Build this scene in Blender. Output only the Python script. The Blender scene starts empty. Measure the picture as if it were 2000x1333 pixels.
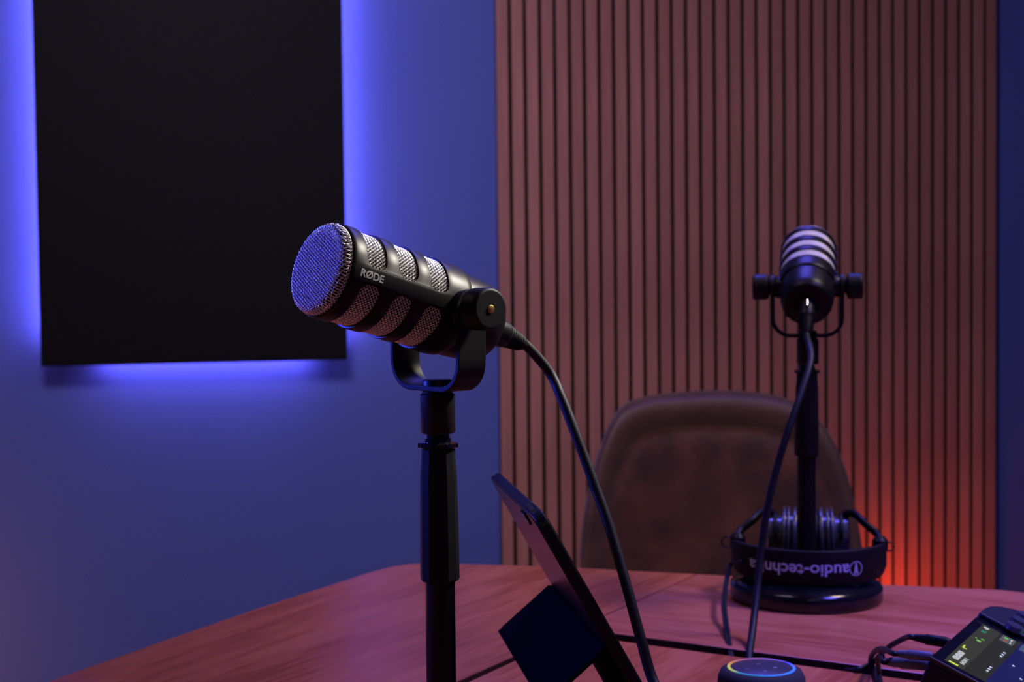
import bpy, bmesh, math, random
from mathutils import Vector, Matrix
import numpy as np
random.seed(3)
S = bpy.context.scene
COL = S.collection
PI = math.pi
def R(d): return math.radians(d)

# ------------------------------------------------------------------ camera
TABLE_Z = 0.75
FPX = 2778.0
CAM = Vector((0, 0, TABLE_Z + 0.343))
PITCH, ROLL = R(2.33), R(0.65)
fwd = Vector((0, math.cos(PITCH), -math.sin(PITCH)))
up0 = Vector((0, math.sin(PITCH), math.cos(PITCH)))
right = Vector((1, 0, 0)) * math.cos(ROLL) - up0 * math.sin(ROLL)
upv = up0 * math.cos(ROLL) + Vector((1, 0, 0)) * math.sin(ROLL)
cd = bpy.data.cameras.new('camera')
cam = bpy.data.objects.new('camera', cd); COL.objects.link(cam)
M = Matrix((right, upv, -fwd)).transposed().to_4x4()
M.translation = CAM
cam.matrix_world = M
cd.sensor_width = 36.0
cd.lens = FPX * 36.0 / 2000.0
cd.clip_start = 0.02
cd.dof.use_dof = True
cd.dof.focus_distance = 0.895
cd.dof.aperture_fstop = 13.0
cd.dof.aperture_blades = 0
S.camera = cam

# ------------------------------------------------------------------ world, light, exposure
S.view_settings.view_transform = 'Standard'
S.view_settings.look = 'None'
S.view_settings.exposure = 0.0
S.view_settings.gamma = 1.0
S.view_settings.use_curve_mapping = False
w = bpy.data.worlds.new('world'); S.world = w; w.use_nodes = True
w.node_tree.nodes['Background'].inputs[0].default_value = (0.02, 0.03, 0.08, 1)
w.node_tree.nodes['Background'].inputs[1].default_value = 0.05

def area(name, loc, target, size, power, color, sizey=None, spread=180):
    l = bpy.data.lights.new(name, 'AREA'); l.energy = power; l.color = color
    l.size = size
    if sizey: l.shape = 'RECTANGLE'; l.size_y = sizey
    l.spread = R(spread)
    o = bpy.data.objects.new(name, l); COL.objects.link(o)
    o.location = loc
    o.rotation_euler = (Vector(target) - Vector(loc)).to_track_quat('-Z', 'Y').to_euler()
    return o
def point(name, loc, power, color, r=0.03):
    l = bpy.data.lights.new(name, 'POINT'); l.energy = power; l.color = color; l.shadow_soft_size = r
    o = bpy.data.objects.new(name, l); COL.objects.link(o); o.location = loc
    return o
# warm spot strip washing the slats, white ceiling softbox right of the mics, blue ceiling wash, blue lamp at the left, orange floor lamp
area('warm_wall_washer', (-0.45, 1.25, 2.5), (-0.02, 3.2, 1.25), 0.6, 8.8, (1.0, 0.78, 1.0), spread=105)
area('white_softbox', (1.05, 1.45, 2.3), (0.15, 1.25, 0.85), 0.26, 5.4, (1.0, 0.80, 0.66), spread=120)
area('blue_ceiling_light', (0.40, 2.25, 2.45), (0.48, 1.35, 0.75), 0.55, 6.5, (0.13, 0.11, 1.0), sizey=0.25, spread=95)
area('blue_right_light', (1.0, 0.75, 2.2), (0.52, 1.15, 0.75), 0.4, 3.8, (0.10, 0.08, 1.0), spread=40)
area('blue_side_light', (-1.25, 1.40, 1.45), (0.0, 0.98, 1.16), 0.5, 2.0, (0.05, 0.07, 1.0), spread=30)
point('orange_floor_light', (0.895, 3.28, 0.27), 2.5, (1.0, 0.08, 0.012), 0.05)
point('warm_left_light', (-1.36, 2.72, 0.34), 3.4, (1.0, 0.36, 0.16), 0.05)
area('front_fill', (0.3, -0.9, 1.9), (0.1, 2.5, 0.9), 0.8, 1.1, (1.0, 0.78, 0.62))
area('grille_boost_light', (1.15, 1.50, 2.1), (-0.08, 0.94, 1.09), 0.14, 0.75, (1.0, 0.93, 0.82), spread=20)  # added narrow lamp that brightens the nearer mic's wire grille

# ------------------------------------------------------------------ helpers
def ray(px, py):
    return (fwd + right * ((px - 1000) / FPX) + upv * ((666.5 - py) / FPX))
def at(px, py, Y):
    d = ray(px, py); return CAM + d * (Y / d.y)
def on_z(px, py, z):
    d = ray(px, py); return CAM + d * ((z - CAM.z) / d.z)
def T(px, py): return on_z(px, py, TABLE_Z)
def proj(p):
    d = Vector(p) - CAM; z = d.dot(fwd)
    return (1000 + FPX * d.dot(right) / z, 666.5 - FPX * d.dot(upv) / z)

def link(name, me, mat=None, parent=None, smooth=False):
    o = bpy.data.objects.new(name, me); COL.objects.link(o)
    if mat is not None:
        me.materials.clear(); me.materials.append(mat)
    if parent is not None: o.parent = parent
    if smooth:
        for p in me.polygons: p.use_smooth = True
    return o
def obj(name, bm, mat, parent=None, smooth=False, angle=None):
    me = bpy.data.meshes.new(name)
    bmesh.ops.recalc_face_normals(bm, faces=bm.faces)
    if angle:
        for f in bm.faces: f.smooth = True
        for e in bm.edges:
            if len(e.link_faces) == 2 and e.calc_face_angle(0) > R(angle): e.smooth = False
    bm.to_mesh(me); bm.free()
    return link(name, me, mat, parent, smooth)
def tag(o, label, cat, group=None, kind=None):
    o['label'] = label; o['category'] = cat
    if group: o['group'] = group
    if kind: o['kind'] = kind
    return o
def thing(name, label, cat, loc=(0, 0, 0), rotz=0, group=None):
    o = bpy.data.objects.new(name, None); COL.objects.link(o)
    o.location = loc; o.rotation_euler = (0, 0, rotz); o.empty_display_size = .05
    return tag(o, label, cat, group)
def structure(o): o['kind'] = 'structure'; return o
def bevel(o, w, seg=2, ang=35):
    m = o.modifiers.new('bevel', 'BEVEL'); m.width = w; m.segments = seg; m.limit_method = 'ANGLE'; m.angle_limit = R(ang)
    return o
def box(bm, lo, hi, mtx=None):
    vs = [bm.verts.new(Vector((x, y, z))) for x in (lo[0], hi[0]) for y in (lo[1], hi[1]) for z in (lo[2], hi[2])]
    for q in ((0, 1, 3, 2), (4, 6, 7, 5), (0, 4, 5, 1), (2, 3, 7, 6), (0, 2, 6, 4), (1, 5, 7, 3)):
        bm.faces.new([vs[i] for i in q])
    if mtx is not None: bmesh.ops.transform(bm, matrix=mtx, verts=vs)
    return vs
def axis_mtx(origin, z, xhint=None):
    z = Vector(z).normalized()
    h = Vector(xhint) if xhint is not None else (Vector((0, 0, 1)) if abs(z.z) < .9 else Vector((1, 0, 0)))
    x = (h - z * h.dot(z)).normalized(); y = z.cross(x)
    m = Matrix((x, y, z)).transposed().to_4x4(); m.translation = Vector(origin); return m
def lathe(bm, prof, seg=48, mtx=None, capped=True):
    """prof: list of (r, z) along the local Z axis"""
    rings = []; allv = []
    for r, z in prof:
        if r < 1e-6:
            v = bm.verts.new((0, 0, z)); rings.append([v]); allv.append(v)
        else:
            ring = [bm.verts.new((r * math.cos(2 * PI * i / seg), r * math.sin(2 * PI * i / seg), z)) for i in range(seg)]
            rings.append(ring); allv += ring
    for a, b in zip(rings, rings[1:]):
        if len(a) == 1 and len(b) == 1: continue
        for i in range(seg):
            j = (i + 1) % seg
            if len(a) == 1: bm.faces.new((a[0], b[i], b[j]))
            elif len(b) == 1: bm.faces.new((a[i], a[j], b[0]))
            else: bm.faces.new((a[i], a[j], b[j], b[i]))
    if capped:
        for r in (rings[0], rings[-1]):
            if len(r) > 1: bm.faces.new(r)
    if mtx is not None: bmesh.ops.transform(bm, matrix=mtx, verts=allv)
    return allv
def spline(pts, n=10):
    """Catmull-Rom through the points"""
    P = [Vector(p) for p in pts]; P = [P[0] * 2 - P[1]] + P + [P[-1] * 2 - P[-2]]
    out = []
    for i in range(1, len(P) - 2):
        for k in range(n):
            t = k / n; a, b, c, d = P[i - 1:i + 3]
            out.append(.5 * ((2 * b) + (c - a) * t + (2 * a - 5 * b + 4 * c - d) * t * t + (3 * b - a - 3 * c + d) * t ** 3))
    out.append(P[-2]); return out
def tube(bm, pts, r, seg=12, squash=None, closed=False):
    """sweep of a round (or squashed) section; r may be a number or a list"""
    pts = [Vector(p) for p in pts]; n = len(pts); rings = []
    prev = None
    for i, p in enumerate(pts):
        if closed: t = pts[(i + 1) % n] - pts[i - 1]
        else: t = pts[min(i + 1, n - 1)] - pts[max(i - 1, 0)]
        t.normalize()
        if prev is None:
            h = Vector((0, 0, 1)) if abs(t.z) < .8 else Vector((1, 0, 0))
            x = (h - t * h.dot(t)).normalized()
        else: x = (prev - t * prev.dot(t)).normalized()
        prev = x; y = t.cross(x)
        rr = r[i] if isinstance(r, (list, tuple)) else r
        sq = squash or (1, 1)
        rings.append([bm.verts.new(p + x * (rr * sq[0] * math.cos(2 * PI * k / seg)) + y * (rr * sq[1] * math.sin(2 * PI * k / seg))) for k in range(seg)])
    m = n if closed else n - 1
    for i in range(m):
        a, b = rings[i], rings[(i + 1) % n]
        for k in range(seg): bm.faces.new((a[k], a[(k + 1) % seg], b[(k + 1) % seg], b[k]))
    if not closed:
        bm.faces.new(rings[0]); bm.faces.new(rings[-1])
def prism(bm, poly, z0, z1, mtx=None):
    a = [bm.verts.new((p[0], p[1], z0)) for p in poly]; b = [bm.verts.new((p[0], p[1], z1)) for p in poly]
    bm.faces.new(a); bm.faces.new(b); n = len(poly)
    for i in range(n): bm.faces.new((a[i], a[(i + 1) % n], b[(i + 1) % n], b[i]))
    if mtx is not None: bmesh.ops.transform(bm, matrix=mtx, verts=a + b)
    return a + b
def rounded_rect(w, h, r, n=6, cx=0, cy=0):
    out = []
    for qx, qy, a0 in ((1, 1, 0), (-1, 1, 90), (-1, -1, 180), (1, -1, 270)):
        for k in range(n + 1):
            a = R(a0 + 90 * k / n)
            out.append((cx + qx * (w / 2 - r) + r * math.cos(a), cy + qy * (h / 2 - r) + r * math.sin(a)))
    return out
def text_mesh(s, size, offset=0.0, res=4):
    c = bpy.data.curves.new('t', 'FONT'); c.body = s; c.size = size; c.offset = offset; c.resolution_u = res
    c.align_x = 'CENTER'; c.align_y = 'CENTER'; c.space_character = 1.0
    o = bpy.data.objects.new('t', c); COL.objects.link(o)
    dg = bpy.context.evaluated_depsgraph_get(); me = bpy.data.meshes.new_from_object(o.evaluated_get(dg))
    bpy.data.objects.remove(o); bpy.data.curves.remove(c); return me

# ------------------------------------------------------------------ materials
def mat(name, color, rough=.5, metal=0.0, spec=.5, color2=None, nscale=20, stretch=(1, 1, 1), detail=4,
        bump=0.0, bscale=None, emit=None, estr=0, contrast=(.35, .65), rot=0.0, coat=0.0, sheen=0.0):
    m = bpy.data.materials.new(name); m.use_nodes = True
    nt = m.node_tree; b = nt.nodes['Principled BSDF']
    b.inputs['Base Color'].default_value = (*color, 1); b.inputs['Roughness'].default_value = rough
    b.inputs['Metallic'].default_value = metal; b.inputs['Specular IOR Level'].default_value = spec
    b.inputs['Coat Weight'].default_value = coat; b.inputs['Sheen Weight'].default_value = sheen
    if emit: b.inputs['Emission Color'].default_value = (*emit, 1); b.inputs['Emission Strength'].default_value = estr
    tc = nt.nodes.new('ShaderNodeTexCoord'); mp = nt.nodes.new('ShaderNodeMapping')
    mp.inputs['Scale'].default_value = stretch
    nt.links.new(tc.outputs['Object'], mp.inputs['Vector'])
    src = mp
    if rot:
        m0 = nt.nodes.new('ShaderNodeMapping'); m0.inputs['Rotation'].default_value = (0, 0, rot)
        nt.links.new(tc.outputs['Object'], m0.inputs['Vector']); nt.links.new(m0.outputs[0], mp.inputs['Vector'])
    if color2 or bump:
        n = nt.nodes.new('ShaderNodeTexNoise'); n.inputs['Scale'].default_value = nscale; n.inputs['Detail'].default_value = detail
        nt.links.new(mp.outputs[0], n.inputs['Vector'])
        if color2:
            r = nt.nodes.new('ShaderNodeValToRGB'); r.color_ramp.elements[0].position = contrast[0]; r.color_ramp.elements[1].position = contrast[1]
            r.color_ramp.elements[0].color = (*color, 1); r.color_ramp.elements[1].color = (*color2, 1)
            nt.links.new(n.outputs[0], r.inputs[0]); nt.links.new(r.outputs[0], b.inputs['Base Color'])
        if bump:
            if bscale:
                n = nt.nodes.new('ShaderNodeTexNoise'); n.inputs['Scale'].default_value = bscale; n.inputs['Detail'].default_value = 3
                nt.links.new(mp.outputs[0], n.inputs['Vector'])
            bp = nt.nodes.new('ShaderNodeBump'); bp.inputs['Strength'].default_value = bump; bp.inputs['Distance'].default_value = .002
            nt.links.new(n.outputs[0], bp.inputs['Height']); nt.links.new(bp.outputs[0], b.inputs['Normal'])
    return m

M_wall = mat('painted_wall', (.110, .165, .60), .7, spec=.3, color2=(.118, .175, .62), nscale=3, bump=.15, bscale=180)
M_ceil = mat('ceiling_paint', (.35, .35, .38), .8, color2=(.38, .38, .4), nscale=4)
M_floor = mat('floor_laminate', (.09, .07, .06), .5, color2=(.14, .10, .08), nscale=6, stretch=(1, 14, 1))
M_felt = mat('black_felt', (.006, .006, .008), .95, spec=.1, color2=(.012, .011, .014), nscale=300, bump=.3)
M_slats = [mat('walnut_slat', c, .5, spec=.3, color2=c2, nscale=9, stretch=(6, 6, .35), detail=6, bump=.1)
           for c, c2 in (((.56, .27, .24), (.44, .21, .19)), ((.50, .245, .215), (.42, .195, .175)), ((.60, .30, .26), (.48, .23, .205)))]
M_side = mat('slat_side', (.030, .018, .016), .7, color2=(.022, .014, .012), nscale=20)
M_panel = mat('black_panel', (.004, .004, .008), .6, spec=.18, color2=(.006, .006, .010), nscale=60, bump=.05)
M_panel_edge = mat('black_panel_back', (.01, .01, .012), .6)
M_led = mat('blue_led', (.2, .15, 1), .5, emit=(.48, .33, 1.0), estr=50)
M_black = mat('black_satin_paint', (.005, .005, .006), .40, spec=.17, color2=(.006, .006, .007), nscale=400, bump=.015, bscale=900)
M_blackm = mat('black_matte_paint', (.004, .004, .005), .5, spec=.22, color2=(.005, .005, .006), nscale=300, bump=.015, bscale=900)
M_rubber = mat('black_rubber', (.005, .005, .007), .55, spec=.13, color2=(.009, .009, .010), nscale=250, bump=.04)
M_cup = mat('charcoal_plastic', (.035, .036, .042), .30, spec=.6, color2=(.04, .041, .047), nscale=80)
M_gloss = mat('black_gloss_enamel', (.004, .004, .005), .14, spec=.5, color2=(.01, .01, .012), nscale=30)
M_cable = mat('black_cable_jacket', (.006, .006, .008), .5, spec=.3, color2=(.009, .009, .011), nscale=900, bump=.12)
M_wire = mat('steel_wire', (.92, .90, .88), .34, metal=1.0, color2=(.86, .84, .82), nscale=100)
M_foam = mat('black_foam', (.006, .006, .010), .95, spec=.1, color2=(.010, .010, .014), nscale=600, bump=.5)
M_brass = mat('brass', (.70, .42, .12), .35, metal=1.0, color2=(.6, .36, .1), nscale=50)
M_print = mat('grey_print', (.42, .42, .44), .6, color2=(.38, .38, .40), nscale=200)
M_chrome = mat('chrome', (.8, .8, .8), .15, metal=1.0, color2=(.75, .75, .76), nscale=50)

def wood(name, rot, c1, c2, c3):
    m = bpy.data.materials.new(name); m.use_nodes = True; nt = m.node_tree; b = nt.nodes['Principled BSDF']
    b.inputs['Specular IOR Level'].default_value = .35
    tc = nt.nodes.new('ShaderNodeTexCoord'); m0 = nt.nodes.new('ShaderNodeMapping'); m0.inputs['Rotation'].default_value = (0, 0, rot)
    nt.links.new(tc.outputs['Object'], m0.inputs[0])
    def noise(sc, st, det=5, dist=0.0):
        mp = nt.nodes.new('ShaderNodeMapping'); mp.inputs['Scale'].default_value = st
        nt.links.new(m0.outputs[0], mp.inputs[0]); n = nt.nodes.new('ShaderNodeTexNoise')
        n.inputs['Scale'].default_value = sc; n.inputs['Detail'].default_value = det; n.inputs['Distortion'].default_value = dist
        nt.links.new(mp.outputs[0], n.inputs['Vector']); return n
    n1 = noise(2.2, (1.6, 9, 1), 5, .6); n2 = noise(14, (1, 14, 1), 4); n3 = noise(1.3, (1, 3, 1), 2)
    r = nt.nodes.new('ShaderNodeValToRGB'); e = r.color_ramp.elements
    e[0].position = .40; e[0].color = (*c1, 1); e[1].position = .62; e[1].color = (*c3, 1)
    k = e.new(.5); k.color = (*c2, 1)
    ad = nt.nodes.new('ShaderNodeMix'); ad.data_type = 'FLOAT'; ad.inputs[0].default_value = .48
    nt.links.new(n1.outputs[0], ad.inputs[2]); nt.links.new(n2.outputs[0], ad.inputs[3])
    nt.links.new(ad.outputs[0], r.inputs[0]); nt.links.new(r.outputs[0], b.inputs['Base Color'])
    rr = nt.nodes.new('ShaderNodeMapRange'); rr.inputs[3].default_value = .22; rr.inputs[4].default_value = .40
    nt.links.new(n3.outputs[0], rr.inputs[0]); nt.links.new(rr.outputs[0], b.inputs['Roughness'])
    bp = nt.nodes.new('ShaderNodeBump'); bp.inputs['Strength'].default_value = .12; bp.inputs['Distance'].default_value = .001
    nt.links.new(n2.outputs[0], bp.inputs['Height']); nt.links.new(bp.outputs[0], b.inputs['Normal'])
    return m

# ------------------------------------------------------------------ room
TH = math.atan(.2201)
W1 = Vector((math.cos(TH), math.sin(TH), 0)); WN = Vector((math.sin(TH), -math.cos(TH), 0))   # along the wall, out of the wall
PITCH_S = .035
SL0 = Vector((-.0272, 3.24, 0))                       # slat faces start here
WO = SL0 - WN * .021                                  # wall plane
def wall_pt(s, n, z): return WO + W1 * s + WN * n + Vector((0, 0, z))
def on_wall(px, py, n):
    d = ray(px, py); q = WO + WN * n - CAM
    t = q.dot(WN) / d.dot(WN); p = CAM + d * t
    return (p - WO).dot(W1), p.z
WM = Matrix((W1, -WN, Vector((0, 0, 1)))).transposed().to_4x4(); WM.translation = WO    # x along, y into wall, z up
ROOM_H = 2.6; SL, SR, DEP = -1.75, 2.3, 4.6
def slab(name, lo, hi, m):
    bm = bmesh.new(); box(bm, lo, hi, WM); return structure(obj(name, bm, m))
slab('wall_back', (SL - .1, 0, 0), (SR + .1, .1, ROOM_H), M_wall)
slab('wall_left', (SL - .1, -DEP, 0), (SL, 0, ROOM_H), M_wall)
slab('wall_right', (SR, -DEP, 0), (SR + .1, 0, ROOM_H), M_wall)
slab('wall_front', (SL - .1, -DEP - .1, 0), (SR + .1, -DEP, ROOM_H), M_wall)
slab('floor', (SL - .1, -DEP - .1, -.1), (SR + .1, .1, 0), M_floor)
slab('ceiling', (SL - .1, -DEP - .1, ROOM_H), (SR + .1, .1, ROOM_H + .1), M_ceil)
slab('baseboard_back', (SL, -.014, 0), (-.01, -.0, .08), M_ceil)

# slat panel: felt backing and 36 slats
NS = 36; SW = .0265; SH = 2.45
sp = thing('slat_panel', 'tall walnut wood slat acoustic panel mounted on the blue wall behind the chair', 'wall panel', WO, TH)
bm = bmesh.new(); box(bm, (0, -.009, .005), (NS * PITCH_S, -.0005, .005 + SH)); obj('felt_backing', bm, M_felt, sp)
bm = bmesh.new(); vs = box(bm, (0, -.0205, .005), (SW, -.0092, .005 + SH))
bmesh.ops.bevel(bm, geom=[e for e in bm.edges if abs(e.verts[0].co.z - e.verts[1].co.z) > 1], offset=.001, segments=1, affect='EDGES')
base = obj('slat', bm, M_slats[0], sp)
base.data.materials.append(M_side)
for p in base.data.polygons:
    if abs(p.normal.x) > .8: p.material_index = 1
slat_meshes = [base.data]
for k in (1, 2):
    me = base.data.copy(); me.materials[0] = M_slats[k]; slat_meshes.append(me)
rs = random.Random(5)
base.location = (0, 0, 0)
for i in range(1, NS):
    o = bpy.data.objects.new('slat', slat_meshes[rs.choice((0, 1, 2, 0))]); COL.objects.link(o); o.parent = sp
    o.location = (i * PITCH_S, 0, 0); o.rotation_euler = (0, 0, 0)

# black backlit panel on the wall
PB, PF = .045, .065
s0, z0 = on_wall(80, 718, PF); s1, z1 = on_wall(679, 702, PF); pz = (z0 + z1) / 2; ptop = pz + 1.25
print('panel', s0, z0, s1, z1)
pr = thing('wall_panel', 'large matte black rectangular wall panel with blue backlight glowing round its edges', 'wall panel', wall_pt(s0, 0, pz), TH)
pw = s1 - s0; ph = ptop - pz
bm = bmesh.new(); box(bm, (0, -PF, 0), (pw, -PB, ph)); bevel(obj('front_board', bm, M_panel, pr), .002)
bm = bmesh.new()
I = .022
box(bm, (I, -PB, I), (I + .02, -.0006, ph - I)); box(bm, (pw - I - .02, -PB, I), (pw - I, -.0006, ph - I))
box(bm, (I + .02, -PB, I), (pw - I - .02, -.0006, I + .02)); box(bm, (I + .02, -PB, ph - I - .02), (pw - I - .02, -.0006, ph - I))
obj('standoff_frame', bm, M_panel_edge, pr)
LS = .030
bm = bmesh.new(); box(bm, (I - .002, -LS - .004, .06), (I, -LS + .004, ph - .06)); obj('light_strip', bm, M_led, pr)
bm = bmesh.new(); box(bm, (pw - I, -LS - .004, .05), (pw - I + .002, -LS + .004, ph - .06)); obj('light_strip', bm, M_led, pr)
bm = bmesh.new(); box(bm, (.12, -LS - .004, I - .002), (pw - .08, -LS + .004, I)); obj('light_strip', bm, M_led, pr)

# ------------------------------------------------------------------ table
E1 = Vector((math.sin(R(31)), math.cos(R(31)), 0)); E2 = Vector((math.cos(R(31)), -math.sin(R(31)), 0))
def e12(p): return (p.dot(E1), p.dot(E2))
def xy(a, b): return E1 * a + E2 * b
outline = [T(90, 1333), T(300, 1259), T(500, 1190), T(640, 1145), T(720, 1119), T(770, 1106), T(805, 1102), T(850, 1101), T(990, 1104),
           T(1130, 1110), T(1400, 1124), T(1720, 1142), T(1956, 1153), T(2000, 1158)]
EP = [e12(p) for p in outline]
EP += [(1.645, -.06), (1.63, .16), (1.57, .34), (1.46, .47), (1.2, .56), (.6, .60), (.1, .58), (-.25, .50), (-.32, .40), (-.36, 0), (-.33, -.75), (-.27, EP[0][1] - .02)]
def clip(poly, ax, val, keep_less):
    out = []; n = len(poly)
    for i in range(n):
        a, b = poly[i], poly[(i + 1) % n]
        ia = (a[ax] <= val) == keep_less; ib = (b[ax] <= val) == keep_less
        if ia: out.append(a)
        if ia != ib:
            t = (val - a[ax]) / (b[ax] - a[ax]); out.append((a[0] + (b[0] - a[0]) * t, a[1] + (b[1] - a[1]) * t))
    return out
GA = e12(T(905, 1333)); GB = e12(T(1005, 1285)); GC = e12(T(1200, 1244)); GD = e12(T(1700, 1311))
print('grooves', GA, GB, GC, GD)
g2 = (GA[1] + GB[1]) / 2; g1 = (GC[0] + GD[0]) / 2
M_tabA = wood('table_wood_lengthwise', -R(59), (.35, .080, .030), (.47, .125, .052), (.56, .165, .078))
M_tabB = wood('table_wood_crosswise', R(31) , (.35, .082, .042), (.46, .130, .072), (.54, .175, .105))
tb = thing('table', 'reddish brown wooden table with rounded corner and dark open seams', 'table', (0, 0, 0))
M_edge = mat('seam_shade_edge', (.045, .012, .009), .5, color2=(.06, .018, .012), nscale=30)  # edge colour darkened so the seams read as shaded gaps
def board(poly, m, name='board'):
    bm = bmesh.new(); prism(bm, [xy(a, b) for a, b in poly], TABLE_Z - .028, TABLE_Z)
    o = obj(name, bm, m, tb); o.data.materials.append(M_edge)
    for p in o.data.polygons:
        if abs(p.normal.z) < .5: p.material_index = 1
    return bevel(o, .0012, 2, 50)
board(clip(EP, 1, g2 - .0045, True), M_tabA)
rest = clip(EP, 1, g2 + .0045, False)
board(clip(clip(EP, 1, g2 - .0037, False), 0, g1 + .012, False), M_tabB)
board(clip(rest, 0, g1 - .012, True), M_tabA)
def shrink(poly, k):
    cx = sum(p[0] for p in poly) / len(poly); cy = sum(p[1] for p in poly) / len(poly)
    return [(cx + (p[0] - cx) * k, cy + (p[1] - cy) * k) for p in poly]
bm = bmesh.new(); prism(bm, [xy(a, b) for a, b in shrink(EP, .985)], TABLE_Z - .045, TABLE_Z - .0270); obj('seam_light_stop', bm, mat('seam_dark', (.02, .008, .007), .6, color2=(.03, .012, .01), nscale=30), tb)  # dark sheet added under the boards to darken seams and stop lamplight leaking up
for a, b in ((1.2, -.75), (1.35, .2), (-.1, -.75), (-.1, .3)):
    bm = bmesh.new(); c = xy(a, b); box(bm, (c.x - .03, c.y - .03, 0), (c.x + .03, c.y + .03, TABLE_Z - .045)); bevel(obj('leg', bm, M_blackm, tb), .003)

# ------------------------------------------------------------------ chair behind the table
CY = 2.52
cc = at(1398, 1110, CY)
M_leather = mat('distressed_brown_leather', (.060, .026, .024), .50, spec=.3, color2=(.160, .055, .040), nscale=13, detail=9, contrast=(.40, .72), bump=.5, bscale=160, sheen=.15)
M_leather2 = mat('brown_leather_rim', (.075, .036, .030), .45, spec=.4, color2=(.11, .052, .042), nscale=22, detail=6, bump=.4, bscale=160, sheen=.2)
ch = thing('chair', 'brown distressed leather bucket chair with rounded back behind the table', 'chair', (cc.x, CY, 0), -R(4))
def shell_profile(v):
    """half width of the back at height fraction v (0 seat, 1 top)"""
    return None
left_px = [(1128, 1200), (1133, 1110), (1140, 1010), (1160, 915), (1186, 840), (1215, 797), (1262, 778), (1330, 770), (1410, 766), (1490, 770),
           (1545, 783), (1590, 812), (1622, 860), (1645, 925), (1658, 990), (1668, 1060), (1674, 1120), (1678, 1200)]
rim3 = spline([at(px, py, CY) for px, py in left_px], 5)
cen = at(1404, 1080, CY)
rim_l = [Vector((p.x - cc.x, 0, p.z)) for p in rim3]
def chair_pt(x, z, off):
    u = x / .26
    y = -.05 * u * u - .02 * abs(u) ** 4 + (z - .6) * .10 + off
    return Vector((x, y, z))
def sheet(bm, k, off):
    return [bm.verts.new(chair_pt((p.x) * k, .56 + (p.z - .56) * k if k < 1 else p.z, off)) for p in rim_l]
bm = bmesh.new()
# closed cushion: from front centre out to the rim and round to the rear
levels_f = [(.30, -.030), (.55, -.031), (.74, -.030), (.82, -.030), (.845, -.026), (.865, -.031), (.92, -.038), (.96, -.038), (.99, -.030), (1.0, -.012), (1.0, .012), (.985, .026), (.9, .032), (.5, .032)]
rows = []
for k, off in levels_f:
    rows.append([bm.verts.new(chair_pt(p.x * k, .50 + (p.z - .50) * k, off)) for p in rim_l])
for a, b in zip(rows, rows[1:]):
    for i in range(len(a) - 1): bm.faces.new((a[i], a[i + 1], b[i + 1], b[i]))
for r_ in (rows[0], rows[-1]): bm.faces.new(r_)
bot = [r_[0] for r_ in rows] + [r_[-1] for r_ in rows][::-1]
bm.faces.new(bot)
bk = obj('backrest', bm, M_leather, ch, angle=70)
bk.data.materials.append(M_leather2)
nseg = len(rim_l) - 1
for i, p in enumerate(bk.data.polygons):
    lv = i // nseg
    if 4 <= lv <= 12 and i < nseg * (len(levels_f) - 1): p.material_index = 1
bm = bmesh.new()
prism(bm, rounded_rect(.50, .47, .12, 8, 0, -.22), .43, .51)
bevel(obj('seat', bm, M_leather, ch), .02, 3)
for sx in (-1, 1):
    for yy, dy in ((-.40, -.03), (-.04, .05)):
        bm = bmesh.new(); tube(bm, [(sx * .17, yy, .44), (sx * .23, yy + dy, 0)], [.013, .010], 12); obj('leg', bm, M_blackm, ch)
    bm = bmesh.new(); tube(bm, spline([(sx * .235, -.06, .56), (sx * .235, -.07, .50), (sx * .20, -.12, .45)], 5), .012, 10); obj('back_support', bm, M_blackm, ch, smooth=True)

# ------------------------------------------------------------------ microphones
RO = .031                       # body radius
FRONT = .0965                   # face of the grille ahead of the pivot
SLOT_C = (-.024, -.049, -.074); SLOT_W = .0078; SLOT_R = .0065
def slot_shell():
    bm = bmesh.new()
    zs = [(-.0062, .0292), (-.0064, .0300), (-.0072, .0307), (-.009, .0310)]
    rows_def = [('fix', z, r) for z, r in zs]
    rowsz = []
    for c in SLOT_C:
        rowsz += [('s', c, 1), ('s', c, -1)]
    tail = [(-.0865, .0310), (-.098, .0308), (-.1015, .0304), (-.1030, .0296), (-.1032, .0282)]
    A = R(80)
    # angular columns measured from up (0) ; slots run -A..A and PI-A..PI+A
    cols = []
    fine = [A - d for d in (0, .004, .010, .02, .035, .055, .08, .11, .15, .21)]
    base_half = sorted(set([-x for x in fine] + fine + list(np.linspace(-A + .25, A - .25, 40))))
    strip = list(np.linspace(A, PI - A, 7))[1:-1]
    for t in base_half: cols.append(t)
    for t in strip: cols.append(t)
    for t in base_half: cols.append(PI + t)
    for t in strip: cols.append(PI + t)
    def halfw(t):
        tt = (t + PI / 2) % PI - PI / 2        # fold to the nearer slot
        d = (A - abs(tt)) * RO
        if d < 0: d = 0
        if d >= SLOT_R: return SLOT_W
        return SLOT_W - SLOT_R + math.sqrt(max(0, SLOT_R ** 2 - (SLOT_R - d) ** 2))
    grid = []
    for t in cols:
        col = []
        for z, r in zs: col.append((r, z))
        h = halfw(t)
        for c in SLOT_C: col += [(RO, c + h), (RO, c - h)]
        for z, r in tail: col.append((r, z))
        grid.append([bm.verts.new((r * math.sin(t), FRONT + z, r * math.cos(t))) for r, z in col])
    n = len(cols); nz = len(zs)
    for i in range(n):
        a, b = grid[i], grid[(i + 1) % n]
        tm = (cols[i] + (cols[(i + 1) % n] if i + 1 < n else cols[0] + 2 * PI)) / 2
        inslot = abs((tm + PI / 2) % PI - PI / 2) < A
        for k in range(len(a) - 1):
            q = k - nz
            if inslot and q in (0, 2, 4): continue
            bm.faces.new((a[k], a[k + 1], b[k + 1], b[k]))
    return bm
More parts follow.
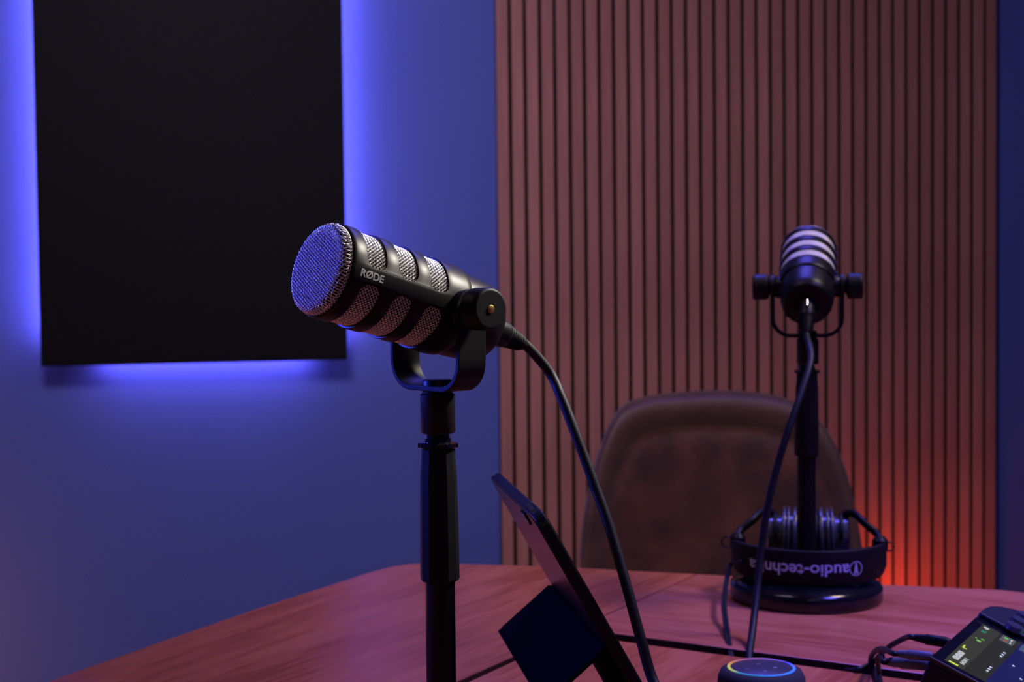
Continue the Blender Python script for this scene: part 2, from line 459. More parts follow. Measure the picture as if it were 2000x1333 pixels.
def mesh_of(o):
    dg = bpy.context.evaluated_depsgraph_get(); me = bpy.data.meshes.new_from_object(o.evaluated_get(dg)); return me

def wires_mesh():
    """woven wire basket: square weave over the domed front and round the side, one mesh"""
    V = []; F = []
    wr = .00040
    def sweep(P, N, seg=5):
        P = np.array(P); N = np.array(N); n = len(P)
        t = np.gradient(P, axis=0); t /= np.linalg.norm(t, axis=1)[:, None] + 1e-12
        N = N - (N * t).sum(1)[:, None] * t; N /= np.linalg.norm(N, axis=1)[:, None] + 1e-12
        B = np.cross(t, N); b0 = len(V)
        for i in range(n):
            for k in range(seg):
                a = 2 * PI * k / seg
                V.append(P[i] + N[i] * (wr * math.cos(a)) + B[i] * (wr * math.sin(a)))
        for i in range(n - 1):
            for k in range(seg):
                F.append((b0 + i * seg + k, b0 + i * seg + (k + 1) % seg, b0 + (i + 1) * seg + (k + 1) % seg, b0 + (i + 1) * seg + k))
    P0 = .00185; amp = .00038
    Rf, Rm = .0252, .0292           # flat radius, full radius of the basket
    def dome(r):
        if r <= Rf: return 0.0
        u = min(1, (r - Rf) / (Rm - Rf)); return -.0045 * (1 - math.sqrt(max(0, 1 - u * u)))
    rot = R(28)
    n = int(Rm / P0)
    for d in (0, 1):
        for i in range(-n, n + 1):
            c = i * P0; L = math.sqrt(max(0, Rm ** 2 - c * c))
            if L < .002: continue
            m = max(6, int(2 * L / P0 * 5)); P = []; N = []
            for s in np.linspace(-L, L, m):
                x, z = (s, c) if d == 0 else (c, s)
                r = math.hypot(x, z)
                hgt = amp * math.cos(PI * s / P0) * (1 if (i + d) % 2 == 0 else -1)
                y = dome(r)
                sl = 0 if r < Rf else min(1, (r - Rf) / (Rm - Rf))
                nx, nz, ny = x / (r + 1e-9) * sl, z / (r + 1e-9) * sl, math.sqrt(max(.05, 1 - sl * sl))
                xr, zr = x * math.cos(rot) - z * math.sin(rot), x * math.sin(rot) + z * math.cos(rot)
                nxr, nzr = nx * math.cos(rot) - nz * math.sin(rot), nx * math.sin(rot) + nz * math.cos(rot)
                P.append((xr + nxr * hgt, FRONT + y + ny * hgt, zr + nzr * hgt)); N.append((nxr, ny, nzr))
            sweep(P, N)
    # side: two families of helical wires crossing at 45 degrees
    r0 = .0290; nc = int(round(2 * PI * r0 / (P0 * math.sqrt(2)) / 2)) * 2; dt = 2 * PI / nc
    za, zb_ = -.0040, -.0862
    for fam in (1, -1):
        for i in range(nc):
            P = []; N = []
            for z in np.linspace(za, zb_, int((za - zb_) * 1.414 / P0 * 5)):
                t = i * dt + fam * z / r0; h = fam * amp * math.cos(2 * PI * z / (r0 * dt))
                P.append(((r0 + h) * math.sin(t), FRONT + z, (r0 + h) * math.cos(t))); N.append((math.sin(t), 0, math.cos(t)))
            sweep(P, N, 4)
    me = bpy.data.meshes.new('grille'); me.from_pydata([tuple(v) for v in V], [], F); me.update()
    for p in me.polygons: p.use_smooth = True
    return me

def solid_shell_mesh():
    o = obj('tmp', slot_shell(), M_black)
    m = o.modifiers.new('s', 'SOLIDIFY'); m.thickness = .0017; m.offset = -1
    bevel(o, .00025, 2, 50)
    bpy.context.view_layer.update()
    me = mesh_of(o); bpy.data.objects.remove(o)
    me.name = 'body_shell'
    return me
def axY(prof, seg=64):
    """lathe about local +Y: prof (r, y)"""
    bm = bmesh.new(); lathe(bm, prof, seg, axis_mtx((0, 0, 0), (0, 1, 0), (0, 0, 1))); return bm

shell_me = solid_shell_mesh(); shell_me.materials.clear(); shell_me.materials.append(M_black)
for p in shell_me.polygons: p.use_smooth = True
shell_me.set_sharp_from_angle(angle=R(35))
wire_me = wires_mesh(); wire_me.materials.append(M_wire)
KN = .0575          # half span over the knobs
def build_mic(label, loc, az, elev, first=True):
    """root at the pivot foot; local +Y forward, local -X / +X the pivot axis"""
    root = thing('microphone', label, 'microphone', loc, az)
    piv = Vector((0, 0, .055))
    def bodypart(o): o.location = piv; o.rotation_euler = (elev, 0, 0); return o
    bodypart(link('body_shell', shell_me, None, root))
    g = bodypart(link('grille', wire_me, None, root)); g['kind'] = 'stuff'
    bodypart(obj('foam_core', axY([(0, FRONT - .0016), (.0245, FRONT - .0017), (.0272, FRONT - .006), (.0276, FRONT - .02), (.0276, FRONT - .09)]), M_foam, root, angle=40))
    y0 = FRONT - .1032
    bodypart(obj('rear_housing', axY([(.0285, y0 + .004), (.0287, y0), (.0285, y0 - .010), (.0275, y0 - .024), (.0262, y0 - .031), (.0235, y0 - .0345), (.0130, y0 - .0355), (.0120, y0 - .0335), (0, y0 - .0335)]), M_black, root, angle=40))
    # lettering on both side strips, wrapped on the shell
    me = text_mesh('RØDE', .0066, .00016)
    for v in me.vertices:
        x, y = v.co.x * 1.0, v.co.y
        t = -PI / 2 + y / RO
        rr = RO + .00012
        v.co = Vector((rr * math.sin(t), FRONT - .0215 - x, rr * math.cos(t)))
    o = link('lettering', me, M_print, root); bodypart(o)
    # pivot bosses, knobs
    for s in (-1, 1):
        m = axis_mtx((0, 0, 0), (s, 0, 0), (0, 0, 1))
        bm = bmesh.new(); lathe(bm, [(.0120, .024), (.0120, .0325), (.0105, .0345)], 32, m); bodypart(obj('pivot_boss', bm, M_black, root, angle=40))
        bm = bmesh.new(); lathe(bm, [(.0080, .0385), (.0080, .0405), (.0118, .0412), (.0137, .0424), (.0137, .0560), (.0125, .0577), (0, .0577)], 40, m)
        k = obj('knob', bm, M_blackm, root); k.location = piv; bevel(k, .0010, 3, 25)
        bm = bmesh.new(); lathe(bm, [(.0027, .0574), (.0027, .0580), (.0022, .0583), (0, .0583)], 24, m)
        obj('brass_pin', bm, M_brass, k, angle=40)
    # U yoke: strap swept in the local XZ plane
    hw, th = .0365, .0034; ra = .019
    path = [(-hw, .055)]
    path += [(-hw, .004 + ra)]
    for k in range(1, 9): a = R(180 + 90 * k / 8); path.append((-hw + ra + ra * math.cos(a), .002 + ra + ra * math.sin(a) * .98))
    path += [(x, z) for x, z in [(-p[0], p[1]) for p in path[::-1]]]
    bm = bmesh.new(); rows = []
    n = len(path)
    for i, (x, z) in enumerate(path):
        a = Vector(path[max(i - 1, 0)]); b = Vector(path[min(i + 1, n - 1)]); t = (b - a).normalized(); nn = Vector((t.y, -t.x))
        w_ = .0112
        q = [(x + nn.x * th / 2, -w_, z + nn.y * th / 2), (x + nn.x * th / 2, w_, z + nn.y * th / 2), (x - nn.x * th / 2, w_, z - nn.y * th / 2), (x - nn.x * th / 2, -w_, z - nn.y * th / 2)]
        rows.append([bm.verts.new(v) for v in q])
    for a, b in zip(rows, rows[1:]):
        for k in range(4): bm.faces.new((a[k], a[(k + 1) % 4], b[(k + 1) % 4], b[k]))
    bm.faces.new(rows[0]); bm.faces.new(rows[-1])
    for s in (-1, 1): lathe(bm, [(.0128, hw - th / 2 - .0003), (.0128, hw + th / 2 + .0003)], 40, axis_mtx((0, 0, .055), (s, 0, 0), (0, 0, 1)))
    yk = obj('yoke', bm, M_blackm, root, angle=40); bevel(yk, .0005, 2, 50)
    # threaded socket in the yoke and the adapter nut below it
    bm = bmesh.new(); lathe(bm, [(.0098, -.001), (.0098, .0068), (.0090, .0078), (0, .0078)], 40); obj('socket', bm, M_black, root, angle=40)
    bm = bmesh.new(); lathe(bm, [(.0100, -.001), (.0116, -.0022), (.0116, -.0268), (.0108, -.028), (0, -.028)], 10 * 4); obj('adapter_nut', bm, M_blackm, root, angle=40)
    return root

def build_stand(label, loc, foot_h, grp=None):
    """desktop mic stand; foot_h = height of the yoke foot above the table"""
    root = thing('microphone_stand', label, 'stand', loc, 0)
    h = foot_h - .028
    bm = bmesh.new(); lathe(bm, [(0, 0), (.078, 0), (.0803, .0015), (.0810, .004), (.0808, .0145), (.0797, .0172), (.0765, .0195), (.066, .0238), (.056, .0283), (.047, .0306), (.020, .0312), (.016, .034), (0, .034)], 96)
    obj('base', bm, M_gloss, root, angle=50)
    bm = bmesh.new(); lathe(bm, [(.0100, .030), (.0100, h - .06)], 40); obj('pole', bm, M_black, root, angle=40)
    gb, gt = h - .0990, h - .0092
    bm = bmesh.new()
    # faceted clutch grip, wider at the bottom
    lathe(bm, [(.0095, gb), (.0124, gb + .0003), (.0131, gb + .0016), (.0130, gb + .024), (.0122, gt - .018), (.0117, gt - .012), (.0113, gt - .0078), (.0112, gt)], 12)
    obj('clutch_grip', bm, M_rubber, root, angle=18)
    bm = bmesh.new(); lathe(bm, [(.0112, gt - .001), (.0128, gt), (.0129, gt + .0026), (.0110, gt + .0032), (.0088, gt + .0035), (.0087, gt + .0060), (.0078, gt + .0062), (.0076, gt + .0085), (0, gt + .0085)], 48); obj('collar', bm, M_gloss, root, angle=30)
    bm = bmesh.new()
    box(bm, (.0110, -.003, gt - .0004), (.0134, .003, gt + .0028)); bevel(obj('collar_lug', bm, M_gloss, root), .0005)
    bm = bmesh.new(); box(bm, (-.0134, -.003, gt - .0004), (-.0110, .003, gt + .0028)); bevel(obj('collar_lug', bm, M_gloss, root), .0005)
    return root

# near microphone
NP = Vector((-.0500, .9446, 1.0767)); NAZ = R(180 - 50.2)
nf = NP - Vector((0, 0, .055))
near = build_mic('large in-focus black broadcast microphone with silver mesh front, aimed left over the table', nf, NAZ, R(16.7))
build_stand('black pole stand holding the nearer microphone, its base out of view below', (NP.x, NP.y, TABLE_Z), nf.z - TABLE_Z)
# far microphone
FY = 1.522
FP = at(1577, 560, FY); ff = FP - Vector((0, 0, .055))
los = math.atan2(FP.x, FP.y)
far = build_mic('smaller out-of-focus black microphone seen from behind, above the headphones', ff, -los - R(1.0), R(26.5))
build_stand('black microphone stand with round glossy base at the far side, circled by headphones', (FP.x - .0028, FP.y, TABLE_Z), ff.z - TABLE_Z).rotation_euler = (0, R(.5), 0)

# ------------------------------------------------------------------ cables with XLR plugs
def body_axis(p, az, elev):
    d = Vector((-math.sin(az) * math.cos(elev), math.cos(az) * math.cos(elev), math.sin(elev))); return d
def xlr(label, pivot, az, elev, tail_pts, r=.0036, bend=0.0):
    a = body_axis(pivot, az, elev); back = -a
    st = pivot + a * (FRONT - .1032 - .0335)
    c = thing('microphone_cable', label, 'cable', st)
    dirn = (back + Vector((0, 0, bend))).normalized()
    m = axis_mtx((0, 0, 0), dirn)
    print('plug end', proj(st + dirn * .0405), (st + dirn * .0405))
    bm = bmesh.new(); lathe(bm, [(0, -.0), (.0092, .0005), (.0096, .003), (.0096, .019), (.0090, .0210), (.0086, .0215)], 40, m); obj('plug', bm, M_black, c, angle=40)
    prof = [(.0086, .0210)]
    for i in range(7):
        z = .0215 + i * .0022
        rr = .0084 - i * .0004
        prof += [(rr, z), (rr, z + .0013), (rr - .0009, z + .0014), (rr - .0009, z + .0022)]
    prof += [(.0048, .0385), (.0038, .0405)]
    bm = bmesh.new(); lathe(bm, prof, 32, m); obj('strain_relief', bm, M_rubber, c, angle=30)
    bm = bmesh.new(); box(bm, (-.0022, -.0012, .004), (.0022, .0012, .012), m @ Matrix.Translation((0.0096, 0, 0))); bevel(obj('latch', bm, M_chrome, c), .0004)
    p0 = dirn * .034; p1 = dirn * .043
    pts = spline([p0, p1] + [Vector(t) - st for t in tail_pts], 14)
    bm = bmesh.new(); tube(bm, pts, r, 14); obj('cord', bm, M_cable, c, smooth=True)
    return c
nt_ = [at(1072, 726, 1.003), at(1096, 776, .995), at(1125, 850, .985), at(1160, 945, .975), at(1192, 1035, .965), at(1225, 1150, .95), at(1252, 1250, .94), at(1280, 1340, .93)]
ends = T(1330, 1500)
nt_ += [Vector((ends.x * .0 + .107, .90, TABLE_Z + .06)), Vector((.125, .84, TABLE_Z + .012)), Vector((.20, .72, TABLE_Z + .0039)), Vector((.30, .55, TABLE_Z + .0039))]
xlr('thick black cable arcing down from the nearer microphone past the tablet', NP, NAZ, R(16.7), nt_, bend=-.10)
fc = [at(1584, 700, 1.425), at(1566, 765, 1.40), at(1540, 840, 1.385), at(1516, 920, 1.38), at(1498, 1000, 1.375), at(1486, 1080, 1.37), at(1478, 1160, 1.355), at(1470, 1230, 1.33)]
ge = T(1464, 1282)
fc += [Vector((ge.x, ge.y, TABLE_Z - .010)), Vector((ge.x + .012, ge.y - .008, TABLE_Z - .024)), Vector((ge.x + .10, ge.y - .070, TABLE_Z - .0249))]
xlr('black cable hanging from the farther microphone in front of its stand into the table seam', FP, -los - R(1.0), R(26.5), fc, bend=-.55)

# ------------------------------------------------------------------ headphones round the far stand
HB = thing('headphones', 'black over-ear headphones with upside-down white lettering, ringed round the far stand', 'headphones', (FP.x, FP.y, TABLE_Z + .0), -los)
bx, bd = .0775, .072     # half width, depth of the band towards the camera
zb, bh = .0268, .036
def band_xy(t, k=0.0):   # t -1..1
    a = t * R(96); return Vector(((bx + k) * math.sin(a), .010 - (bd + k) * math.cos(a), 0))
prof = [(-.0042, -.5), (-.006, -.25), (-.0055, .25), (-.003, .5), (.0035, .5), (.0048, .25), (.0048, -.25), (.002, -.5)]
bm = bmesh.new(); rows = []
NB = 48
for i in range(NB + 1):
    t = -1 + 2 * i / NB
    taper = 1 - .30 * abs(t) ** 6
    rows.append([bm.verts.new(band_xy(t, k) + Vector((0, 0, zb + bh / 2 + v * bh * taper))) for k, v in prof])
for a, b in zip(rows, rows[1:]):
    for k in range(len(prof)): bm.faces.new((a[k], a[(k + 1) % len(prof)], b[(k + 1) % len(prof)], b[k]))
bm.faces.new(rows[0]); bm.faces.new(rows[-1])
bevel(obj('headband', bm, M_rubber, HB, angle=60), .0012, 2, 50)
def wrap_band(me, cx):
    for v in me.vertices:
        x = -(v.co.x) + cx; y = -v.co.y
        a = x / .0775
        p = Vector(((bx + .0053) * math.sin(a), .010 - (bd + .0053) * math.cos(a), zb + bh / 2 - .001 + y)); v.co = p
    return me
link('lettering', wrap_band(text_mesh('audio-technica', .0178, .00030), -.0115), mat('pale_lettering', (.45, .50, .66), .6, color2=(.42, .47, .62), nscale=200), HB)
bm = bmesh.new()
def ringseg(bm, r0, r1, a0=0, a1=2 * PI, n=28):
    vs = [(bm.verts.new((r0 * math.cos(a0 + (a1 - a0) * i / n), r0 * math.sin(a0 + (a1 - a0) * i / n), 0)), bm.verts.new((r1 * math.cos(a0 + (a1 - a0) * i / n), r1 * math.sin(a0 + (a1 - a0) * i / n), 0))) for i in range(n + 1)]
    for p, q in zip(vs, vs[1:]): bm.faces.new((p[0], q[0], q[1], p[1]))
ringseg(bm, .0068, .0076)
for a in (75, 105):
    c = R(a); v = [(.0005, -.006), (math.cos(c) * .006 + .0009, .0055), (math.cos(c) * .006 - .0009, .0055), (-.0005, -.006)]
    bm.faces.new([bm.verts.new((x, y, 0)) for x, y in v])
me = bpy.data.meshes.new('emblem'); bm.to_mesh(me); bm.free()
link('emblem', wrap_band(me, .0485), bpy.data.materials['pale_lettering'], HB)
for s in (-1, 1):
    tip = band_xy(s, 0) + Vector((0, 0, zb + bh / 2 + .002))
    bm = bmesh.new()   # slider housing at the band end
    lathe(bm, [(0, -.009), (.006, -.009), (.0085, -.004), (.0085, .006), (.005, .010), (0, .010)], 20, axis_mtx(tip + Vector((-s * .001, .004, .008)), (0, 0, 1)))
    obj('slider_housing', bm, M_black, HB, angle=40)
    # arm arching in to the ear cup
    bm = bmesh.new()
    tube(bm, spline([tip + Vector((-s * .001, .004, .014)), tip + Vector((-s * .005, .014, .020)), Vector((s * .060, .040, .076)), Vector((s * .050, .058, .083)), Vector((s * .040, .066, .081))], 8), .0046, 10, (1, .8))
    obj('arm', bm, M_black, HB, smooth=True)
    bm = bmesh.new(); tube(bm, [Vector((s * .036, .068, .056)) + Vector((0, .026 * math.cos(R(a)), .025 * math.sin(R(a)))) for a in range(0, 181, 12)], .0022, 8); obj('cup_fork', bm, M_black, HB, smooth=True)
    # thin wire loop sticking out
    c0 = tip + Vector((.003 if s > 0 else -.006, .0, .006))
    lp = [c0 + Vector((s * (.0045 - .0060 * math.cos(R(a))), 0, (.0048 if s > 0 else .0062) * math.sin(R(a)) + .002)) for a in range(0, 360, 15)]
    bm = bmesh.new(); tube(bm, lp, .0009, 8, closed=True); obj('wire_loop', bm, M_cable, HB, smooth=True)
    # ear cup: pad, ribbed ring, pair of rims, outer housing
    m = axis_mtx((s * .004, .068, .053), (s, 0, .03), (0, 0, 1))
    bm = bmesh.new(); lathe(bm, [(0, .000), (.018, .000), (.026, .000), (.031, .002), (.0322, .005), (.031, .0085), (.028, .0088)], 40, m); obj('ear_pad', bm, M_rubber, HB, smooth=True)
    bm = bmesh.new(); lathe(bm, [(.028, .0088), (.0335, .0088), (.0340, .0094), (.0340, .0124), (.0335, .0130), (.028, .0130)], 48, m); obj('cup_ring', bm, M_cup, HB, angle=40)
    for zz in (.0165, .0212):
        bm = bmesh.new(); lathe(bm, [(.026, zz), (.0335, zz), (.0340, zz + .0006), (.0340, zz + .0024), (.0335, zz + .003), (.026, zz + .003)], 48, m); obj('cup_rim', bm, M_cup, HB, angle=40)
    bm = bmesh.new(); lathe(bm, [(.027, .0125), (.027, .0250), (.0235, .0258), (.0235, .0395), (.0215, .0410), (0, .0410)], 40, m); obj('ear_cup', bm, M_cup, HB, angle=40)
# flat twin lead of the headphones
bm = bmesh.new()
pw_ = [T(1428, 1158) + Vector((0, 0, .03)), at(1417, 1168, 1.44), at(1420, 1215, 1.385), at(1426, 1255, 1.335)]
g_ = T(1434, 1283); pw_ += [Vector((g_.x, g_.y, TABLE_Z - .010)), Vector((g_.x + .004, g_.y - .01, TABLE_Z - .024)), Vector((g_.x + .06, g_.y - .048, TABLE_Z - .0255))]
a0 = FP + Vector((-.070, -.010, 0)); a0.z = TABLE_Z + .045
tube(bm, [p - HB.location for p in spline([a0 + Vector((-.006, -.012, 0))] + pw_, 10)], .0017, 10)
ld = obj('lead', bm, M_cable, HB, smooth=True)
bm = bmesh.new()
tube(bm, [p - HB.location + Vector((-.001 - .002 * math.sin(PI * min(1, i / 55.)), 0, 0)) for i, p in enumerate(spline([a0 + Vector((-.006, -.012, 0))] + pw_, 10))], .0014, 10)
ld2 = obj('lead', bm, M_cable, HB, smooth=True)
for o in (ld, ld2): o.rotation_euler = (0, 0, los)

# ------------------------------------------------------------------ smart speaker puck
pc = on_z(1487, 1305, TABLE_Z + .032)
pk = thing('smart_speaker', 'small round black smart speaker with glowing blue and yellow light ring', 'speaker', (pc.x, pc.y, TABLE_Z), R(190))
M_cloth = mat('charcoal_cloth', (.010, .010, .013), .85, color2=(.02, .02, .026), nscale=900, bump=.15)
bm = bmesh.new(); lathe(bm, [(0, 0), (.030, 0), (.0335, .002), (.0352, .008), (.0354, .018), (.0346, .025), (.0322, .0300), (.0285, .0320), (.0272, .0322)], 64); obj('body', bm, M_cloth, pk, angle=50)
M_top = mat('speaker_top', (.030, .032, .045), .42, color2=(.034, .036, .050), nscale=200)
bm = bmesh.new(); lathe(bm, [(.0246, .0318), (.0240, .0322), (0, .0323)], 64, capped=False); obj('top_plate', bm, M_top, pk, angle=50)
m = bpy.data.materials.new('light_ring'); m.use_nodes = True; nt = m.node_tree; b = nt.nodes['Principled BSDF']
tc = nt.nodes.new('ShaderNodeTexCoord'); g = nt.nodes.new('ShaderNodeTexGradient'); g.gradient_type = 'RADIAL'; rp = nt.nodes.new('ShaderNodeValToRGB')
nt.links.new(tc.outputs['Object'], g.inputs[0]); nt.links.new(g.outputs[0], rp.inputs[0])
els = rp.color_ramp.elements; els[0].position = 0; els[0].color = (.07, .12, .70, 1); els[1].position = 1; els[1].color = (.05, .13, .75, 1)
for pos, c in ((.05, (.05, .03, .35)), (.14, (.20, .10, .30)), (.28, (.28, .09, .14)), (.38, (.55, .20, .03)), (.46, (.50, .50, .04)), (.53, (.42, .52, .06)), (.585, (.02, .22, .28)), (.70, (.015, .19, .38)), (.82, (.04, .22, .70))):
    e = els.new(pos); e.color = (*c, 1)
nt.links.new(rp.outputs[0], b.inputs['Emission Color']); b.inputs['Emission Strength'].default_value = .62
nt.links.new(rp.outputs[0], b.inputs['Base Color'])
bm = bmesh.new(); lathe(bm, [(.0272, .0321), (.0270, .0328), (.0248, .0328), (.0246, .0319)], 72, capped=False); obj('light_ring', bm, m, pk, angle=50)
M_icon = mat('button_icon', (.25, .26, .32), .5, color2=(.28, .28, .34), nscale=200)
for k, (x, y) in enumerate(((-.0105, .003), (.001, .0115), (.0125, .002), (-.001, -.0095))):
    bm = bmesh.new()
    if k == 0: lathe(bm, [(.0016, .03235), (0, .03245)], 16, Matrix.Translation((x, y, 0)))
    elif k == 2: box(bm, (x - .0016, y - .0004, .0323), (x + .0016, y + .0004, .0325))
    elif k == 1: box(bm, (x - .0016, y - .0004, .0323), (x + .0016, y + .0004, .0325)); box(bm, (x - .0004, y - .0016, .0323), (x + .0004, y + .0016, .03249))
    else:
        for i in range(12):
            a = 2 * PI * i / 12; box(bm, (x + .0015 * math.cos(a) - .0003, y + .0015 * math.sin(a) - .0003, .0323), (x + .0015 * math.cos(a) + .0003, y + .0015 * math.sin(a) + .0003, .0325))
    obj('button_icon', bm, M_icon, pk)

# ------------------------------------------------------------------ tablet on its folded cover
M_tab = mat('tablet_back', (.034, .033, .036), .28, metal=.9, color2=(.038, .037, .040), nscale=100)
M_tabe = mat('tablet_edge_case', (.005, .005, .006), .4, spec=.25, color2=(.007, .007, .008), nscale=200)
M_cover = mat('navy_black_cover', (.005, .005, .006), .9, spec=.04, color2=(.006, .006, .007), nscale=150, bump=.2)
TN = at(1042, 1012, .94); TN.z = TN.z
TF = on_z(955, 929, TN.z); ydir = (TF - TN); TLn = ydir.length; ydir.normalize()
print('tablet', TN, TF, TLn)
hd = Vector((ydir.y, -ydir.x, 0)).normalized()       # horizontal, to the right: the way the screen faces
hgt = TN.z - TABLE_Z - .006
bpx = at(1226, 1333, .94 + .09 * hd.y); drop = (TN - bpx)
run = (bpx - TN).dot(hd) / (TN.z - bpx.z)
sdir = (hd * run + Vector((0, 0, -1))).normalized()  # down the sloping side
Hs = hgt / -sdir.z
nrm = sdir.cross(ydir).normalized()                  # screen normal
if nrm.dot(hd) < 0: nrm = -nrm
tb_ = thing('tablet', 'slim dark tablet leaning on its folded navy cover, between the microphone stand and cable', 'tablet', TN)
TM = Matrix((ydir, sdir, nrm)).transposed().to_4x4()
bm = bmesh.new(); prism(bm, rounded_rect(TLn, Hs, .012, 6, TLn / 2, Hs / 2), 0, .0080, TM); bevel(obj('body', bm, M_tabe, tb_), .0012, 2)
bm = bmesh.new(); prism(bm, rounded_rect(TLn - .003, Hs - .003, .011, 6, TLn / 2, Hs / 2), -.0006, .0002, TM); obj('back_plate', bm, M_tab, tb_)
bm = bmesh.new(); prism(bm, rounded_rect(TLn - .006, Hs - .006, .010, 6, TLn / 2, Hs / 2), .0081, .0085, TM); obj('screen', bm, mat('dark_screen', (.004, .004, .005), .1, color2=(.005, .005, .006), nscale=10), tb_)
bm = bmesh.new(); prism(bm, rounded_rect(.018, .010, .003, 6, .048, .008), -.0022, -.0004, TM); bevel(obj('camera_bump', bm, M_gloss, tb_), .0006)
bm = bmesh.new(); prism(bm, rounded_rect(.003, .022, .0014, 4, .0, .034), .0018, .0048, TM); obj('side_button', bm, M_tabe, tb_)
bm = bmesh.new(); prism(bm, rounded_rect(.018, .0016, .0007, 4, .030, -.0004), .0018, .0050, TM); obj('top_button', bm, M_chrome, tb_)
# cover: panel A out from the back, panel B down under the tablet
th_ = .0035
s_h = Hs * .49
Pa = lambda y: ydir * y + sdir * s_h - nrm * .001
fa = on_z(975, 1226, 0)
def at_line(px, py, y):   # point on the vertical plane across the tablet at distance y along it
    d = ray(px, py); o_ = TN + ydir * y; n_ = ydir
    t = (o_ - CAM).dot(n_) / d.dot(n_); return CAM + d * t
kf = at_line(976, 1226, TLn - .002) - (TN + ydir * (TLn - .002))
kh = at_line(1072, 1140, TLn - .002) - (TN + ydir * (TLn - .002))
s_h = kh.dot(sdir) if 0 < kh.dot(sdir) < Hs else s_h
print('flap', kf, kh, s_h, Hs)
ph_ = sdir * s_h - nrm * .0025
pkn = kf
def slabq(bm, a, b, y0, y1, t):
    d = (b - a).normalized(); n_ = d.cross(ydir).normalized() * t
    v = [bm.verts.new(p) for p in (a + ydir * y0, b + ydir * y0, b + ydir * y1, a + ydir * y1, a + ydir * y0 + n_, b + ydir * y0 + n_, b + ydir * y1 + n_, a + ydir * y1 + n_)]
    for q in ((0, 1, 2, 3), (4, 5, 6, 7), (0, 1, 5, 4), (1, 2, 6, 5), (2, 3, 7, 6), (3, 0, 4, 7)): bm.faces.new([v[i] for i in q])
zt = TABLE_Z - TN.z
foot = hd * ((sdir * Hs).dot(hd) - .030); foot.z = zt + .0045
bm = bmesh.new(); slabq(bm, ph_, pkn, .004, TLn - .004, th_); A_ = obj('cover_panel', bm, M_cover, tb_); bevel(A_, .0012, 2)
bm = bmesh.new(); slabq(bm, pkn, foot, .004, TLn - .004, -th_); bevel(obj('cover_panel', bm, M_cover, tb_), .0012, 2)
bm = bmesh.new(); prism(bm, rounded_rect(TLn - .004, Hs - s_h - .002, .004, 4, TLn / 2, (Hs + s_h) / 2), -.0040, -.0008, TM); bevel(obj('cover_panel', bm, M_cover, tb_), .0010, 2)
edge = sdir * (Hs - .004); edge.z = zt + .0042
bm = bmesh.new(); slabq(bm, foot, Vector((edge.x, edge.y, zt + .0045)) + hd * .012, .004, TLn - .004, -th_); bevel(obj('cover_panel', bm, M_cover, tb_), .0012, 2)

# ------------------------------------------------------------------ audio mixer
U = E1.copy(); Vv = E2.copy()
MZ = .080
m0 = on_z(1813, 1283, TABLE_Z + MZ); m1 = on_z(1905, 1203, TABLE_Z + MZ)
U = (m1 - m0); LU = U.length; U.normalize(); Vv = Vector((U.y, -U.x, 0)).normalized()
print('mixer', m0, LU, proj((FP.x - .0028, FP.y - .081, TABLE_Z)), proj((FP.x - .0838, FP.y, TABLE_Z)))
mx = thing('audio_mixer', 'black podcast mixing console with lit colour touch screen and knobs', 'mixer', (m0.x, m0.y, TABLE_Z))
MM = Matrix((U, Vv, Vector((0, 0, 1)))).transposed().to_4x4()       # x along the back edge, y towards its user, z up  (mirrored frame)
drop_ = .044; LV = .105; LT = LU + .066
tilt = math.atan2(drop_, LV); sl_ = math.hypot(drop_, LV)
M_mix = mat('mixer_casing', (.008, .009, .018), .42, spec=.3, color2=(.013, .014, .024), nscale=300, bump=.05)
bm = bmesh.new()
def side_prof(z): return [(0, 0.004), (0, z - .0), (LV, z - drop_), (LV + .10, z - drop_ - .008), (LV + .10, .004)]
def xprism(bm, prof, x0, x1):
    a = [bm.verts.new((x0, y, z)) for y, z in prof]; b = [bm.verts.new((x1, y, z)) for y, z in prof]
    bm.faces.new(a); bm.faces.new(b); n = len(prof)
    for i in range(n): bm.faces.new((a[i], a[(i + 1) % n], b[(i + 1) % n], b[i]))
xprism(bm, [(-.026, .004), (.0, MZ - .003), (LV, MZ - .003 - drop_), (LV + .10, MZ - drop_ - .011), (LV + .10, .004)], 0, LU)
# right part with rounded back corner
rc = .048
secs = [(LU, 0), (LT - rc, 0)] + [(LT - rc + rc * math.sin(R(a)), rc - rc * math.cos(R(a))) for a in range(15, 91, 15)]
rows = []
for x, yb in secs:
    zb_ = MZ + .003 - drop_ * yb / LV
    rows.append([bm.verts.new((x, y, z)) for y, z in [(yb - .024, .004), (yb, zb_ - .006), (yb + .003, zb_), (LV, MZ + .003 - drop_), (LV + .10, MZ - drop_ - .005), (LV + .10, .004)]])
for a, b in zip(rows, rows[1:]):
    for k in range(6): bm.faces.new((a[k], a[(k + 1) % 6], b[(k + 1) % 6], b[k]))
bm.faces.new(rows[0]); bm.faces.new(rows[-1])
bmesh.ops.transform(bm, matrix=MM, verts=bm.verts)
bevel(obj('casing', bm, M_mix, mx, angle=35), .0015, 2, 40)
for (x, y) in ((.015, .015), (LT - .03, .03), (.015, LV + .08), (LT - .02, LV + .08)):
    bm = bmesh.new(); lathe(bm, [(.006, 0), (.006, .0045)], 16, MM @ Matrix.Translation((x, y, 0))); obj('rubber_foot', bm, M_rubber, mx)
